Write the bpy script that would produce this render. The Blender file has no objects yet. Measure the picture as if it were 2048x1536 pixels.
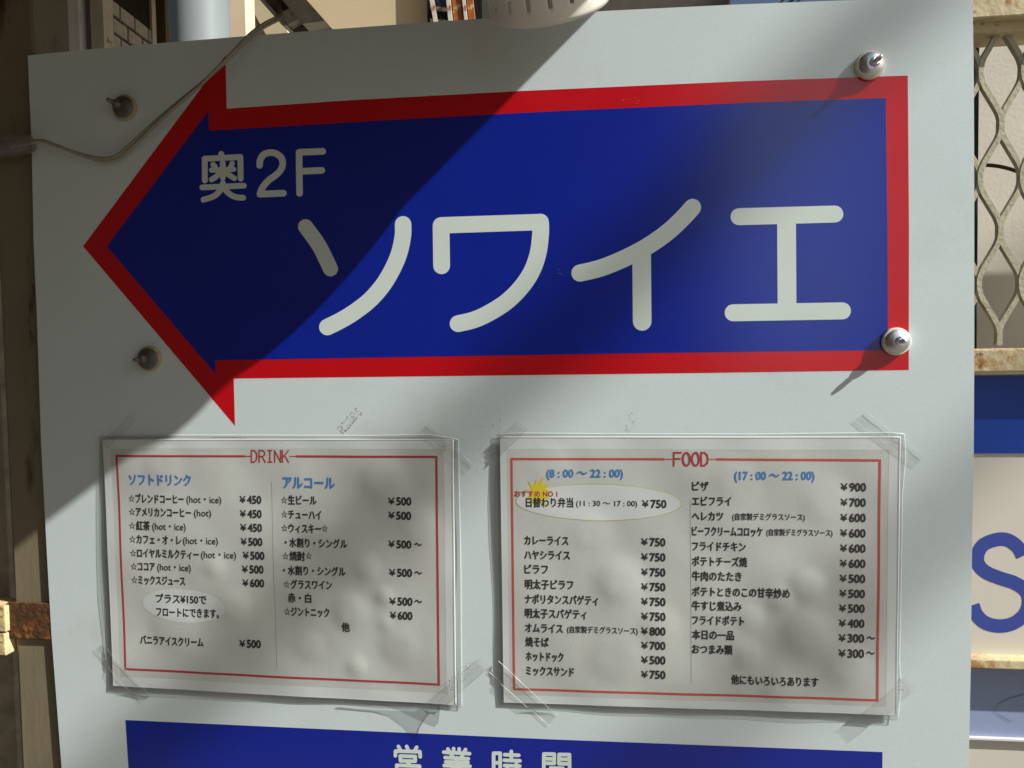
import bpy, bmesh, math, random
from mathutils import Vector, Matrix
random.seed(7)
S = bpy.context.scene
COL = S.collection
PI = math.pi

# ------------------------------------------------------------------ camera
F_PX, CX, CY = 1650.0, 1024.0, 768.0          # focal length and centre in photo pixels
D, ZC = 0.633, 1.45                            # camera distance to the sign plane (Y = 0), height
def _rot(r):
    th = math.sqrt(sum(a*a for a in r)); return Matrix.Rotation(th, 3, Vector(r)/th)
RM = _rot((-0.04633251, -0.12164126, 0.01404047))
def _w(v): return Vector((v[0], v[2], -v[1]))  # (right, down, away) -> world
CAM = Vector((0, -D, ZC))
cam = bpy.data.cameras.new('camera'); camo = bpy.data.objects.new('camera', cam); COL.objects.link(camo)
_r, _u, _b = _w(RM.col[0]), -_w(RM.col[1]), -_w(RM.col[2])
camo.matrix_world = Matrix(((_r.x, _u.x, _b.x, CAM.x), (_r.y, _u.y, _b.y, CAM.y), (_r.z, _u.z, _b.z, CAM.z), (0, 0, 0, 1)))
cam.sensor_width = 36; cam.lens = 36*F_PX/2048; cam.clip_start = 0.01; cam.clip_end = 500
S.camera = camo
def P(px, py, y=0.0):
    """photo pixel -> point on the vertical plane Y = y"""
    d = _w(RM @ Vector(((px-CX)/F_PX, (py-CY)/F_PX, 1)))
    return CAM + d*((y+D)/d.y)

# ------------------------------------------------------------------ light
SUN = Vector((0.745, -0.261, 0.615)).normalized()      # towards the sun, read off the nail shadows
EL, AZ = math.asin(SUN.z), math.atan2(SUN.x, SUN.y)
w = bpy.data.worlds.new('World'); S.world = w; w.use_nodes = True
nt = w.node_tree; bg = nt.nodes['Background']
sky = nt.nodes.new('ShaderNodeTexSky'); sky.sky_type = 'NISHITA'; sky.sun_disc = False
sky.sun_elevation = EL; sky.sun_rotation = AZ; sky.dust_density = 2.0; sky.air_density = 1.0
nt.links.new(sky.outputs[0], bg.inputs[0]); bg.inputs[1].default_value = 0.05
sl = bpy.data.lights.new('sun', 'SUN'); sl.energy = 5.0; sl.angle = math.radians(0.53); sl.color = (1, 0.985, 0.95)
so = bpy.data.objects.new('sun', sl); COL.objects.link(so); so.location = (3, -2, 4)
so.rotation_euler = SUN.to_track_quat('Z', 'Y').to_euler()
S.view_settings.view_transform = 'Standard'; S.view_settings.look = 'None'
S.view_settings.exposure = 0.34; S.view_settings.gamma = 1

# ------------------------------------------------------------------ materials
def lin(c):
    f = lambda v: (v/12.92 if v <= .04045 else ((v+.055)/1.055)**2.4)
    return (f(c[0]/255), f(c[1]/255), f(c[2]/255), 1)
MATS = {}
def mat(name, rgb, rough=0.5, spec=0.5, metal=0.0, var=0.12, vscale=30, bump=0.0, bscale=200, spots=None, stretch=(1, 1, 1), coat=0.0):
    """procedural paint: base colour modulated by noise, optional spots = (rgb, noise scale, threshold, softness)"""
    if name in MATS: return MATS[name]
    m = bpy.data.materials.new(name); m.use_nodes = True; t = m.node_tree; N, L = t.nodes, t.links
    b = N['Principled BSDF']; b.inputs['Roughness'].default_value = rough; b.inputs['Metallic'].default_value = metal
    b.inputs['Specular IOR Level'].default_value = spec
    if coat: b.inputs['Coat Weight'].default_value = coat; b.inputs['Coat Roughness'].default_value = 0.08
    tc = N.new('ShaderNodeTexCoord'); mp = N.new('ShaderNodeMapping'); mp.inputs['Scale'].default_value = stretch
    L.new(tc.outputs['Object'], mp.inputs[0])
    n = N.new('ShaderNodeTexNoise'); n.inputs['Scale'].default_value = vscale; n.inputs['Detail'].default_value = 6; L.new(mp.outputs[0], n.inputs[0])
    mr = N.new('ShaderNodeMapRange'); mr.inputs[1].default_value = .3; mr.inputs[2].default_value = .7
    mr.inputs[3].default_value = 1-var; mr.inputs[4].default_value = 1+var*.5; L.new(n.outputs[0], mr.inputs[0])
    mx = N.new('ShaderNodeMix'); mx.data_type = 'RGBA'; mx.blend_type = 'MULTIPLY'; mx.inputs[0].default_value = 1
    mx.inputs[6].default_value = lin(rgb); L.new(mr.outputs[0], mx.inputs[7]); col = mx.outputs[2]
    for sp in (spots or []):
        n2 = N.new('ShaderNodeTexNoise'); n2.inputs['Scale'].default_value = sp[1]; n2.inputs['Detail'].default_value = 8
        n2.inputs['Roughness'].default_value = .65; L.new(mp.outputs[0], n2.inputs[0])
        r2 = N.new('ShaderNodeMapRange'); r2.inputs[1].default_value = sp[2]; r2.inputs[2].default_value = sp[2]+sp[3]; L.new(n2.outputs[0], r2.inputs[0])
        m2 = N.new('ShaderNodeMix'); m2.data_type = 'RGBA'; L.new(r2.outputs[0], m2.inputs[0]); L.new(col, m2.inputs[6])
        m2.inputs[7].default_value = lin(sp[0]); col = m2.outputs[2]
    L.new(col, b.inputs['Base Color'])
    if bump:
        n3 = N.new('ShaderNodeTexNoise'); n3.inputs['Scale'].default_value = bscale; n3.inputs['Detail'].default_value = 5; L.new(mp.outputs[0], n3.inputs[0])
        bp = N.new('ShaderNodeBump'); bp.inputs['Strength'].default_value = bump; bp.inputs['Distance'].default_value = .002
        L.new(n3.outputs[0], bp.inputs['Height']); L.new(bp.outputs[0], b.inputs['Normal'])
    MATS[name] = m; return m
def film(name, tint, gloss=0.06, rough=0.08, milk=0.0, bscale=120, bump=0.15):
    """clear plastic film: mostly transparent, a glossy Fresnel skin and a little milkiness"""
    if name in MATS: return MATS[name]
    m = bpy.data.materials.new(name); m.use_nodes = True; t = m.node_tree; N, L = t.nodes, t.links
    N.remove(N['Principled BSDF']); out = N['Material Output']
    tr = N.new('ShaderNodeBsdfTransparent'); tr.inputs[0].default_value = (tint[0], tint[1], tint[2], 1)
    g = N.new('ShaderNodeBsdfGlossy'); g.inputs['Roughness'].default_value = rough
    lw = N.new('ShaderNodeLayerWeight'); lw.inputs[0].default_value = .5      # Schlick, the same from both sides
    pw = N.new('ShaderNodeMath'); pw.operation = 'POWER'; pw.inputs[1].default_value = 5; L.new(lw.outputs['Facing'], pw.inputs[0])
    fr = N.new('ShaderNodeMath'); fr.operation = 'MULTIPLY_ADD'; fr.inputs[1].default_value = .6; fr.inputs[2].default_value = .04; L.new(pw.outputs[0], fr.inputs[0])
    n = N.new('ShaderNodeTexNoise'); n.inputs['Scale'].default_value = bscale
    bp = N.new('ShaderNodeBump'); bp.inputs['Strength'].default_value = bump; bp.inputs['Distance'].default_value = .001
    tc = N.new('ShaderNodeTexCoord'); L.new(tc.outputs['Object'], n.inputs[0]); L.new(n.outputs[0], bp.inputs['Height'])
    L.new(bp.outputs[0], g.inputs['Normal'])
    df = N.new('ShaderNodeBsdfDiffuse'); df.inputs[0].default_value = (.75, .76, .74, 1)
    m1 = N.new('ShaderNodeMixShader'); m1.inputs[0].default_value = milk; L.new(tr.outputs[0], m1.inputs[1]); L.new(df.outputs[0], m1.inputs[2])
    m2 = N.new('ShaderNodeMixShader'); L.new(fr.outputs[0], m2.inputs[0]); L.new(m1.outputs[0], m2.inputs[1]); L.new(g.outputs[0], m2.inputs[2])
    L.new(m2.outputs[0], out.inputs[0]); MATS[name] = m; return m

BOARD = mat('board_white', (214, 226, 226), .38, .5, var=.035, vscale=9, bump=.02, bscale=900, spots=[((120, 116, 104), 330, .745, .05), ((200, 204, 196), 6, .58, .2), ((198, 210, 209), 1500, .5, .16)])
VBLUE = mat('vinyl_blue', (10, 36, 150), .2, .8, var=.06, vscale=14, bump=.012, bscale=900, spots=[((120, 130, 165), 420, .735, .03)])
VRED = mat('vinyl_red', (200, 14, 28), .22, .7, var=.06, vscale=14, bump=.012, bscale=900, spots=[((225, 150, 140), 400, .74, .03)])
VWHITE = mat('vinyl_white', (216, 228, 220), .36, .5, var=.03, vscale=20, spots=[((120, 116, 104), 330, .765, .04)])
PAPER = mat('menu_paper', (212, 216, 211), .6, .3, var=.10, vscale=22, bump=.05, bscale=500, spots=[((204, 202, 190), 11, .58, .25)])
PAPERW = mat('paper_white', (225, 232, 230), .6, .3, var=.03)
INK = mat('ink_black', (34, 33, 36), .55, .3, var=.1)
INKB = mat('ink_blue', (64, 132, 200), .55, .3, var=.06)
INKR = mat('ink_red', (186, 52, 62), .55, .3, var=.06)
INKO = mat('ink_orange_red', (206, 82, 70), .55, .3, var=.06)
INKY = mat('ink_yellow', (232, 212, 20), .55, .3, var=.04)
INKG = mat('ink_olive', (205, 200, 110), .55, .3, var=.06)
FOLD = mat('fold_shade', (176, 172, 160), .6, .2, var=.05)
FILM = film('clear_film', (.97, .97, .967), milk=.03, rough=.16, bump=.35)
FILME = film('film_edge', (.80, .81, .80), milk=.62, rough=.2)
TAPE = film('clear_tape', (.982, .982, .978), milk=.012, rough=.12, bump=.3, bscale=400)
CHROME = mat('bright_steel', (226, 232, 234), .33, .5, metal=1, var=.05, vscale=300)
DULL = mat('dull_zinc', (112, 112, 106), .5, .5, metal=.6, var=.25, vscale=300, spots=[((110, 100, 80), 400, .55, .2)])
SEAL = mat('seal_washer', (232, 228, 205), .5, .4, var=.08, vscale=300)
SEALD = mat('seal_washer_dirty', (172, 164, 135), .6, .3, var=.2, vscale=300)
CORD = mat('cord_clear', (150, 146, 130), .22, .6, var=.1, vscale=150)

# ------------------------------------------------------------------ builders
def obj(name, verts, faces, m, parent=None, smooth=False):
    c = Vector((0, 0, 0))
    for v in verts: c += Vector(v)
    c /= len(verts)
    if parent is None: c.z = min(v[2] for v in verts)
    me = bpy.data.meshes.new(name); me.from_pydata([Vector(v)-c for v in verts], [], faces); me.update()
    if smooth:
        for p in me.polygons: p.use_smooth = True
    me.materials.append(m)
    o = bpy.data.objects.new(name, me); COL.objects.link(o)
    if parent is not None:
        o.parent = parent; o.location = c - wl(parent)
    else: o.location = c
    return o
def wl(o):
    l = o.location.copy(); p = o.parent
    while p: l += p.location; p = p.parent
    return l
def thing(name, label, cat, loc, group=None):
    o = bpy.data.objects.new(name, None); COL.objects.link(o); o.location = loc; o.empty_display_size = .05
    return tag(o, label, cat, group)
def tag(o, label, cat, group=None):
    o['label'] = label; o['category'] = cat
    if group: o['group'] = group
    return o
def struct(o): o['kind'] = 'structure'; return o
class MB:
    def __init__(s): s.v = []; s.f = []
    def add(s, v, f):
        k = len(s.v); s.v += [Vector(a) for a in v]; s.f += [tuple(i+k for i in q) for q in f]; return s
    def box(s, x0, x1, y0, y1, z0, z1):
        return s.add([(x0, y0, z0), (x1, y0, z0), (x1, y1, z0), (x0, y1, z0), (x0, y0, z1), (x1, y0, z1), (x1, y1, z1), (x0, y1, z1)],
                     [(0, 3, 2, 1), (4, 5, 6, 7), (0, 1, 5, 4), (1, 2, 6, 5), (2, 3, 7, 6), (3, 0, 4, 7)])
    def bevbox(s, x0, x1, y0, y1, z0, z1, b):
        bm = bmesh.new(); bmesh.ops.create_cube(bm, size=1)
        for v in bm.verts: v.co = Vector(((x0+x1)/2+v.co.x*(x1-x0), (y0+y1)/2+v.co.y*(y1-y0), (z0+z1)/2+v.co.z*(z1-z0)))
        bmesh.ops.bevel(bm, geom=bm.edges[:], offset=b, segments=2, affect='EDGES', profile=.5)
        bm.verts.index_update(); s.add([v.co for v in bm.verts], [[v.index for v in f.verts] for f in bm.faces]); bm.free(); return s
    def extrude(s, poly, dv):
        """closed prism from a planar polygon"""
        n = len(poly); dv = Vector(dv); a = [Vector(p) for p in poly]
        return s.add(a+[p+dv for p in a], [tuple(range(n)), tuple(range(2*n-1, n-1, -1))]+[(i, (i+1) % n+0, (i+1) % n+n, i+n)[::-1] for i in range(n)])
    def lathe(s, prof, org, ax, seg=40, cap=True):
        """prof = [(radius, height along ax)]"""
        ax = Vector(ax).normalized(); t = Vector((0, 0, 1)) if abs(ax.z) < .9 else Vector((1, 0, 0))
        e1 = ax.cross(t).normalized(); e2 = ax.cross(e1); org = Vector(org); v = []; f = []
        for r, h in prof:
            for i in range(seg):
                a = 2*PI*i/seg; v.append(org+ax*h+e1*(r*math.cos(a))+e2*(r*math.sin(a)))
        for j in range(len(prof)-1):
            for i in range(seg): k = (i+1) % seg; f.append((j*seg+i, j*seg+k, (j+1)*seg+k, (j+1)*seg+i))
        if cap: f.append(tuple(range(seg-1, -1, -1))); f.append(tuple((len(prof)-1)*seg+i for i in range(seg)))
        return s.add(v, f)
    def tube(s, pts, r, seg=10, flat=1.0):
        pts = [Vector(p) for p in pts]; n = len(pts); v = []; f = []; up = None
        for i, p in enumerate(pts):
            t = (pts[min(i+1, n-1)]-pts[max(i-1, 0)]).normalized()
            if up is None: up = t.cross(Vector((0, 1, 0))).normalized() if abs(t.y) < .95 else Vector((1, 0, 0))
            up = (up-t*up.dot(t)).normalized(); sd = t.cross(up)
            rr = r[i] if isinstance(r, list) else r
            for k in range(seg):
                a = 2*PI*k/seg; v.append(p+up*(rr*math.cos(a))+sd*(rr*flat*math.sin(a)))
        for i in range(n-1):
            for k in range(seg): q = (k+1) % seg; f.append((i*seg+k, i*seg+q, (i+1)*seg+q, (i+1)*seg+k))
        f.append(tuple(range(seg-1, -1, -1))); f.append(tuple((n-1)*seg+k for k in range(seg)))
        return s.add(v, f)
    def build(s, name, m, parent=None, smooth=False): return obj(name, s.v, s.f, m, parent, smooth)
def autosmooth(o, ang=35):
    bm = bmesh.new(); bm.from_mesh(o.data)
    for e in bm.edges:
        e.smooth = not (len(e.link_faces) == 2 and e.calc_face_angle(0) > math.radians(ang))
    for f in bm.faces: f.smooth = True
    bm.to_mesh(o.data); bm.free(); return o
def spline(pts, n=8):
    """Catmull-Rom through points (any dimension)"""
    pts = [Vector(p) for p in pts]
    if len(pts) < 3: return [pts[0].lerp(pts[1], i/n) for i in range(n+1)]
    out = []
    for i in range(len(pts)-1):
        p0 = pts[max(i-1, 0)]; p1 = pts[i]; p2 = pts[i+1]; p3 = pts[min(i+2, len(pts)-1)]
        for k in range(n):
            t = k/n; out.append(.5*((2*p1)+(p2-p0)*t+(2*p0-5*p1+4*p2-p3)*t*t+(3*p1-p0-3*p2+p3)*t**3))
    return out+[pts[-1]]

# round-ended brush strokes on the sign plane, given in photo pixels
def stroke(mb, pts, width, y, smooth=True):
    q = [Vector((p[0], p[1])) for p in pts]
    c = spline(q, 8) if (smooth and len(q) > 2) else q
    r = width/2; L = []; R_ = []; n = len(c)
    T = []
    for i in range(n): T.append((c[min(i+1, n-1)]-c[max(i-1, 0)]).normalized())
    poly = []
    for i in range(n): poly.append(c[i]+Vector((T[i].y, -T[i].x))*r)
    a0 = math.atan2(-T[-1].x, T[-1].y)
    for k in range(1, 10): a = a0+PI*k/10; poly.append(c[-1]+Vector((math.cos(a), math.sin(a)))*r)
    for i in range(n-1, -1, -1): poly.append(c[i]-Vector((T[i].y, -T[i].x))*r)
    a0 = math.atan2(T[0].x, -T[0].y)
    for k in range(1, 10): a = a0+PI*k/10; poly.append(c[0]+Vector((math.cos(a), math.sin(a)))*r)
    m = len(poly); v = [P(p.x, p.y, y) for p in poly]
    # ribbon quads plus cap fans
    f = []; f2 = []
    left = list(range(n)); cap1 = list(range(n, n+9)); right = list(range(n+9, 2*n+9)); cap2 = list(range(2*n+9, 2*n+18))
    for i in range(n-1): f.append((left[i], left[i+1], right[n-2-i], right[n-1-i]))
    f.append(tuple([left[-1]]+cap1+[right[0]])); f.append(tuple([right[-1]]+cap2+[left[0]]))
    mb.add(v, f)
def glyph(name, strokes, width, ox, oy, sc, y, parent, m):
    mb = MB()
    for i, st in enumerate(strokes):
        wd = width
        if isinstance(st, dict): wd = st['w']; st = st['p']
        stroke(mb, [(ox+a/sc, oy+b/sc) for a, b in st], wd/sc, y-.000008*i)
    return mb.build(name, m, parent)
def poly_px(name, pts, y, m, parent, thick=0.0):
    v = [P(a, b, y) for a, b in pts]
    mb = MB()
    if thick: mb.extrude(v, (0, thick, 0))
    else: mb.add(v, [tuple(range(len(v)))])
    return mb.build(name, m, parent)

# ================================================================== large structure
GZ = 0.0
GROUND = mat('pavement', (112, 104, 93), .85, .2, var=.2, vscale=3, bump=.3, bscale=40)
struct(MB().box(-30, 30, -30, 30, -.2, GZ).build('ground', GROUND))
STUCCO = mat('stucco', (170, 160, 138), .9, .15, var=.3, vscale=60, bump=1.0, bscale=110, spots=[((70, 62, 48), 30, .56, .2)])
XL = P(33, 1480, .05).x
struct(MB().box(-.95, XL, .05, .15, GZ, 2.6).build('wall_left', STUCCO))
WHITEW = mat('white_render', (224, 217, 202), .85, .2, var=.08, vscale=18, bump=.12, bscale=260)
struct(MB().box(P(1925, 400, .16).x, 1.6, .16, .26, GZ, 2.4).build('wall_right', WHITEW))
BEIGE = mat('beige_wall', (214, 196, 160), .85, .2, var=.07, vscale=3, bump=.2, bscale=60, spots=[((150, 130, 100), 2.2, .66, .1)])
bw = MB().box(P(485, 50, 3.4).x, P(862, 50, 3.4).x, 3.4, 3.7, GZ, 5.0).build('wall_back', BEIGE); struct(bw)

FACADE = mat('lane_facade', (150, 132, 108), .8, .2, var=.2, vscale=2, bump=.2, bscale=30)
struct(MB().box(-9, .42, -3.2, -2.9, GZ, 14.0).build('wall_lane', FACADE))       # the other side of the lane, behind the camera
WW = mat('glare_wall_white', (208, 228, 240), .8, .2, var=.08, vscale=1.5)
for nm, z0_, z1_, m_ in (('glare_wall', 1.25, 6.0, WW), ('glare_wall_plinth', GZ, 1.248, FACADE)):    # unseen white wall, added and angled to glare in the sign
    q_ = [Vector((.50, -2.95, z0_)), Vector((1.55, -4.35, z0_)), Vector((1.2, -4.6, z0_)), Vector((.44, -3.6, z0_))]
    mb_ = MB(); mb_.extrude(q_, (0, 0, z1_-z0_)); struct(mb_.build(nm, m_))

# ================================================================== the shop sign
TH = .003
top = [(55.4, 111), (160.6, 100.3), (304, 87.6), (492, 72.2), (665, 58.6), (900, 41.3), (1217, 21.5), (1461, 9.5), (1676, 1), (1945.3, -8)]
right = [(1947.8, 167), (1948.6, 400), (1948.6, 700), (1947.5, 911), (1944, 1113), (1941.5, 1340), (1937.5, 1533)]
left = [(123, 1533), (102.5, 1264), (93, 1093), (82, 884.6), (73.8, 633), (67, 480), (63.5, 297)]
sign = thing('shop_sign', 'large white shop sign with red and blue arrow pointing left and blue hours band', 'sign', (0, TH, .62))
rim = [P(a, b, 0) for a, b in top+right]
xr = rim[-1].x-.004; lf = [P(a, b, 0) for a, b in left]; xl = lf[0].x+.012
rim += [Vector((xr, 0, .62)), Vector((xl, 0, .62))]+lf
mb = MB(); mb.extrude(rim, (0, TH, 0)); mb.build('board', BOARD, sign)
red = [(166, 492.5), (450.8, 111), (453.5, 217.4), (700, 200.5), (1041.5, 182), (1480, 162.6), (1815.6, 151), (1818, 450), (1817.5, 740), (1400, 746), (900, 752), (467.5, 757), (470, 851.5)]
blue = [(213.5, 492.5), (416.3, 222.5), (418.3, 261.4), (760, 241), (1100, 222.5), (1480, 206), (1771.5, 196), (1775, 450), (1776, 700), (1300, 706), (900, 712.5), (431, 720.5), (431.2, 748.5)]
ar = poly_px('arrow', red, -.00008, VRED, sign); ar['label'] = 'red arrow border'
ab = poly_px('arrow_panel', blue, -.00016, VBLUE, ar); ab['label'] = 'blue arrow panel'
LY = -.00026
glyph('character', [{'p': [(118, 278), (222, 425), (307, 598)], 'w': 114}, [(858, 260), (856, 350), (828, 480), (775, 605), (700, 728), (600, 840), (480, 932), (380, 992), (283, 1040)]], 125, 580, 380, 3.793, LY, ar, VWHITE)
glyph('character', [[(1150, 575), (1146, 270)], {'p': [(1146, 268), (1897, 243)], 'w': 124}, [(1900, 243), (1901, 330), (1882, 480), (1832, 620), (1750, 742), (1640, 850), (1510, 933), (1395, 985), (1275, 1014)]], 127, 580, 380, 3.793, LY, ar, VWHITE)
glyph('character', [[(905, 118), (840, 190), (750, 275), (650, 350), (540, 417), (400, 485), (270, 535), (136, 567)], {'p': [(557, 440), (561, 897)], 'w': 127}], 117, 1120, 380, 3.413, LY, ar, VWHITE)
glyph('character', [[(1222, 182), (1876, 164)], {'p': [(1546, 190), (1550, 812)], 'w': 128}, [(1182, 838), (1928, 825)]], 116, 1120, 380, 3.413, LY, ar, VWHITE)
O = (380, 280, 6.827)
glyph('character', [[(427, 190), (430, 245)], [(203, 552), (201, 256)], [(201, 256), (687, 232)], [(687, 232), (692, 527)],
      [(447, 318), (449, 512)], {'p': [(295, 412), (597, 400)], 'w': 70}, {'p': [(316, 336), (345, 372)], 'w': 76}, {'p': [(577, 318), (550, 380)], 'w': 72}, {'p': [(296, 540), (350, 505), (420, 440)], 'w': 76}, {'p': [(604, 522), (545, 485), (480, 430)], 'w': 76},
      {'p': [(168, 647), (735, 624)], 'w': 78}, [(449, 588), (430, 655), (385, 720), (310, 775), (185, 815)], [(462, 640), (505, 705), (570, 757), (640, 782), (725, 788)]], 80, *O, LY, ar, VWHITE)
glyph('character', [[(950, 345), (958, 275), (1000, 205), (1080, 174), (1168, 182), (1242, 238), (1266, 315), (1240, 405), (1170, 480), (1080, 545), (1010, 620), (970, 690), (955, 738)], [(955, 740), (1275, 726)]], 90, *O, LY, ar, VWHITE)
glyph('character', [[(1496, 728), (1489, 168)], [(1489, 168), (1812, 155)], [(1495, 428), (1800, 415)]], 90, *O, LY, ar, VWHITE)
hb = [P(251, 1440), P(600, 1456), P(1100, 1478.5), P(1765, 1504)]
hb = [Vector((p.x, -.00008, p.z)) for p in hb]+[Vector((P(1765, 1504).x-.002, -.00008, .70)), Vector((P(251, 1440).x+.012, -.00008, .70))]
hp = MB().add(hb, [tuple(range(len(hb)))]).build('hours_panel', VBLUE, sign)
O = (760, 1470, 4.876)
for st in (
 [[(180, 112), (196, 142)], [(260, 112), (274, 145)], [(357, 120), (338, 155)], [(150, 202), (152, 157)], [(152, 157), (388, 163)], [(388, 163), (392, 212)], [(198, 205), (344, 210)], [(344, 210), (343, 256)], [(343, 256), (200, 252)], [(200, 252), (198, 205)], [(290, 262), (268, 290)], [(163, 375), (163, 295)], [(163, 295), (385, 304)], [(385, 304), (385, 380)], [(385, 380), (163, 375)]],
 [[(662, 137), (678, 165)], [(718, 133), (718, 170)], [(772, 135), (770, 172)], [(834, 142), (815, 175)], [(622, 167), (873, 182)], [(692, 185), (712, 215)], [(808, 192), (790, 220)], [(636, 220), (861, 232)], [(642, 262), (857, 268)], [(626, 298), (877, 305)], [(748, 222), (748, 395)], [(735, 312), (640, 372)], [(762, 312), (862, 378)]],
 [[(1108, 178), (1172, 178)], [(1172, 178), (1172, 385)], [(1172, 385), (1108, 385)], [(1108, 385), (1108, 178)], [(1108, 270), (1172, 272)], [(1280, 160), (1280, 250)], [(1216, 192), (1353, 198)], [(1212, 246), (1364, 252)], [(1216, 298), (1362, 303)], [(1330, 282), (1330, 390)], [(1240, 330), (1256, 356)]],
 [[(1598, 185), (1700, 187)], [(1700, 187), (1699, 277)], [(1699, 277), (1598, 275)], [(1598, 231), (1700, 234)], [(1598, 185), (1596, 395)], [(1747, 190), (1847, 192)], [(1847, 192), (1850, 398)], [(1747, 190), (1745, 280)], [(1745, 280), (1848, 282)], [(1746, 235), (1848, 238)], [(1665, 322), (1783, 324)], [(1783, 324), (1783, 385)], [(1783, 385), (1665, 384)], [(1665, 384), (1665, 322)]]):
    glyph('character', st, 36, *O, LY, hp, VWHITE)

# ================================================================== cap nails
def cap_nail(px, py, label, shiny, tip):
    c = P(px, py, 0); t = thing('cap_nail', label, 'nail', c, 'cap nails holding the sign')
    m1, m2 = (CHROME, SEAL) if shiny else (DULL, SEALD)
    ax = Vector((tip[0], -1, tip[1])).normalized()
    autosmooth(MB().lathe([(.0095, -.0004), (.0101, .0012), (.0101, .0035), (.0094, .0046)], c, (0, -1, 0)).build('seal_washer', m2, t))
    autosmooth(MB().lathe([(.0084, .0042), (.0086, .0050), (.0082, .0054), (.0058, .0063), (.0042, .0068), (.0036, .0070)], c, (0, -1, 0)).build('cap', m1, t), 50)
    autosmooth(MB().lathe([(.0037, .0064), (.0037, .0074), (.0033, .0100), (.0028, .0106)], c, ax, 8).build('collar', m1, t))
    autosmooth(MB().lathe([(.0017, .0100), (.0017, .0118), (.0020, .0121), (.0017, .0126), (.0019, .0140), (.0012, .0160), (.0006, .0164)], c, ax, 14).build('shank', m1, t))
cap_nail(1738, 133, 'bright steel cap nail above the top right corner of the red arrow border', True, (.25, .12))
cap_nail(1790, 683, 'bright steel cap nail over the lower right corner of the red arrow border', True, (.12, 0))
cap_nail(253, 217, 'dull grey cap nail in shade beside the cord above the arrow tip', False, (-.65, .32))
cap_nail(302, 717, 'dull grey cap nail in shade below the arrow tip', False, (-.4, -.05))

# ================================================================== menus
TXT = {}
def text_mesh(s):
    if s not in TXT:
        c = bpy.data.curves.new('t', 'FONT'); c.body = s; c.dimensions = '2D'; c.fill_mode = 'BOTH'; c.resolution_u = 3
        o = bpy.data.objects.new('t', c); COL.objects.link(o); bpy.context.view_layer.update()
        me = bpy.data.meshes.new_from_object(o.evaluated_get(bpy.context.evaluated_depsgraph_get()))
        TXT[s] = ([v.co.copy() for v in me.vertices], [tuple(p.vertices) for p in me.polygons])
        bpy.data.objects.remove(o); bpy.data.curves.remove(c); bpy.data.meshes.remove(me)
    return TXT[s]
class Menu:
    def __init__(s, corners, blobs, base, seed):
        s.c = corners; s.base = base
        s.b = [(P(x, y), r*.00040, a) for x, y, r, a in blobs]
        a, b = P(*corners[0]), P(*corners[1]); d, c = P(*corners[3]), P(*corners[2])
        s.eu = ((b-a)+(c-d)).normalized(); s.ev = ((a-d)+(b-c)).normalized(); s.o = a; s.ph = seed
    def h(s, p):
        """height of the sheet in front of the board at plane point p: gentle waves and trapped air bubbles"""
        q = s.base
        u, v = (p.x-s.o.x), (p.z-s.o.z)
        q += .00035*math.sin(u*34+s.ph+v*21)+.0003*math.sin(v*55-u*13+2*s.ph)+.00016*math.sin(u*95+v*70+s.ph)
        for c, r, a in s.b:
            d2 = ((p.x-c.x)**2+(p.z-c.z)**2)/(r*r)
            if d2 < 6: q += 1.15*a*math.exp(-1.3*d2**1.7)
        return q
    def pt(s, px, py, lift=0.0):
        p = P(px, py); return Vector((p.x, -(s.h(p)+lift), p.z))
    def on(s, p, lift): return Vector((p.x, -(s.h(p)+lift), p.z))
def coons(T, B, L, R_, nu, nv):
    """points of a patch from four boundary functions of 0..1"""
    out = []
    for j in range(nv+1):
        v = j/nv
        for i in range(nu+1):
            u = i/nu
            p = T(u)*(1-v)+B(u)*v+L(v)*(1-u)+R_(v)*u-(T(0)*(1-u)*(1-v)+T(1)*u*(1-v)+B(0)*(1-u)*v+B(1)*u*v)
            out.append(p)
    f = [(j*(nu+1)+i, (j+1)*(nu+1)+i, (j+1)*(nu+1)+i+1, j*(nu+1)+i+1) for j in range(nv) for i in range(nu)]
    return out, f
def pl(pts):
    q = [P(a, b) for a, b in pts]; ls = [0]
    for i in range(len(q)-1): ls.append(ls[-1]+(q[i+1]-q[i]).length)
    def fn(t):
        d = t*ls[-1]
        for i in range(len(q)-1):
            if d <= ls[i+1]+1e-12: return q[i].lerp(q[i+1], (d-ls[i])/(ls[i+1]-ls[i]))
        return q[-1].copy()
    return fn
TITLE = {'D': [[(0, 0), (0, 1)], [(0, 0), (.45, 0), (.82, .18), (.95, .5), (.82, .82), (.45, 1), (0, 1)]],
    'R': [[(0, 1), (0, 0), (.6, 0), (.92, .13), (.92, .38), (.6, .52), (0, .52)], [(.5, .52), (1, 1)]],
    'I': [[(.5, 0), (.5, 1)], [(.2, 0), (.8, 0)], [(.2, 1), (.8, 1)]], 'N': [[(0, 1), (0, 0)], [(0, 0), (1, 1)], [(1, 1), (1, 0)]],
    'K': [[(0, 0), (0, 1)], [(1, 0), (0, .62)], [(.35, .42), (1, 1)]], 'F': [[(0, 1), (0, 0)], [(0, 0), (1, 0)], [(0, .48), (.85, .48)]],
    'O': [[(.5+.5*math.cos(2*PI*i/14), .5+.5*math.sin(2*PI*i/14)) for i in range(15)]]}
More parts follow.
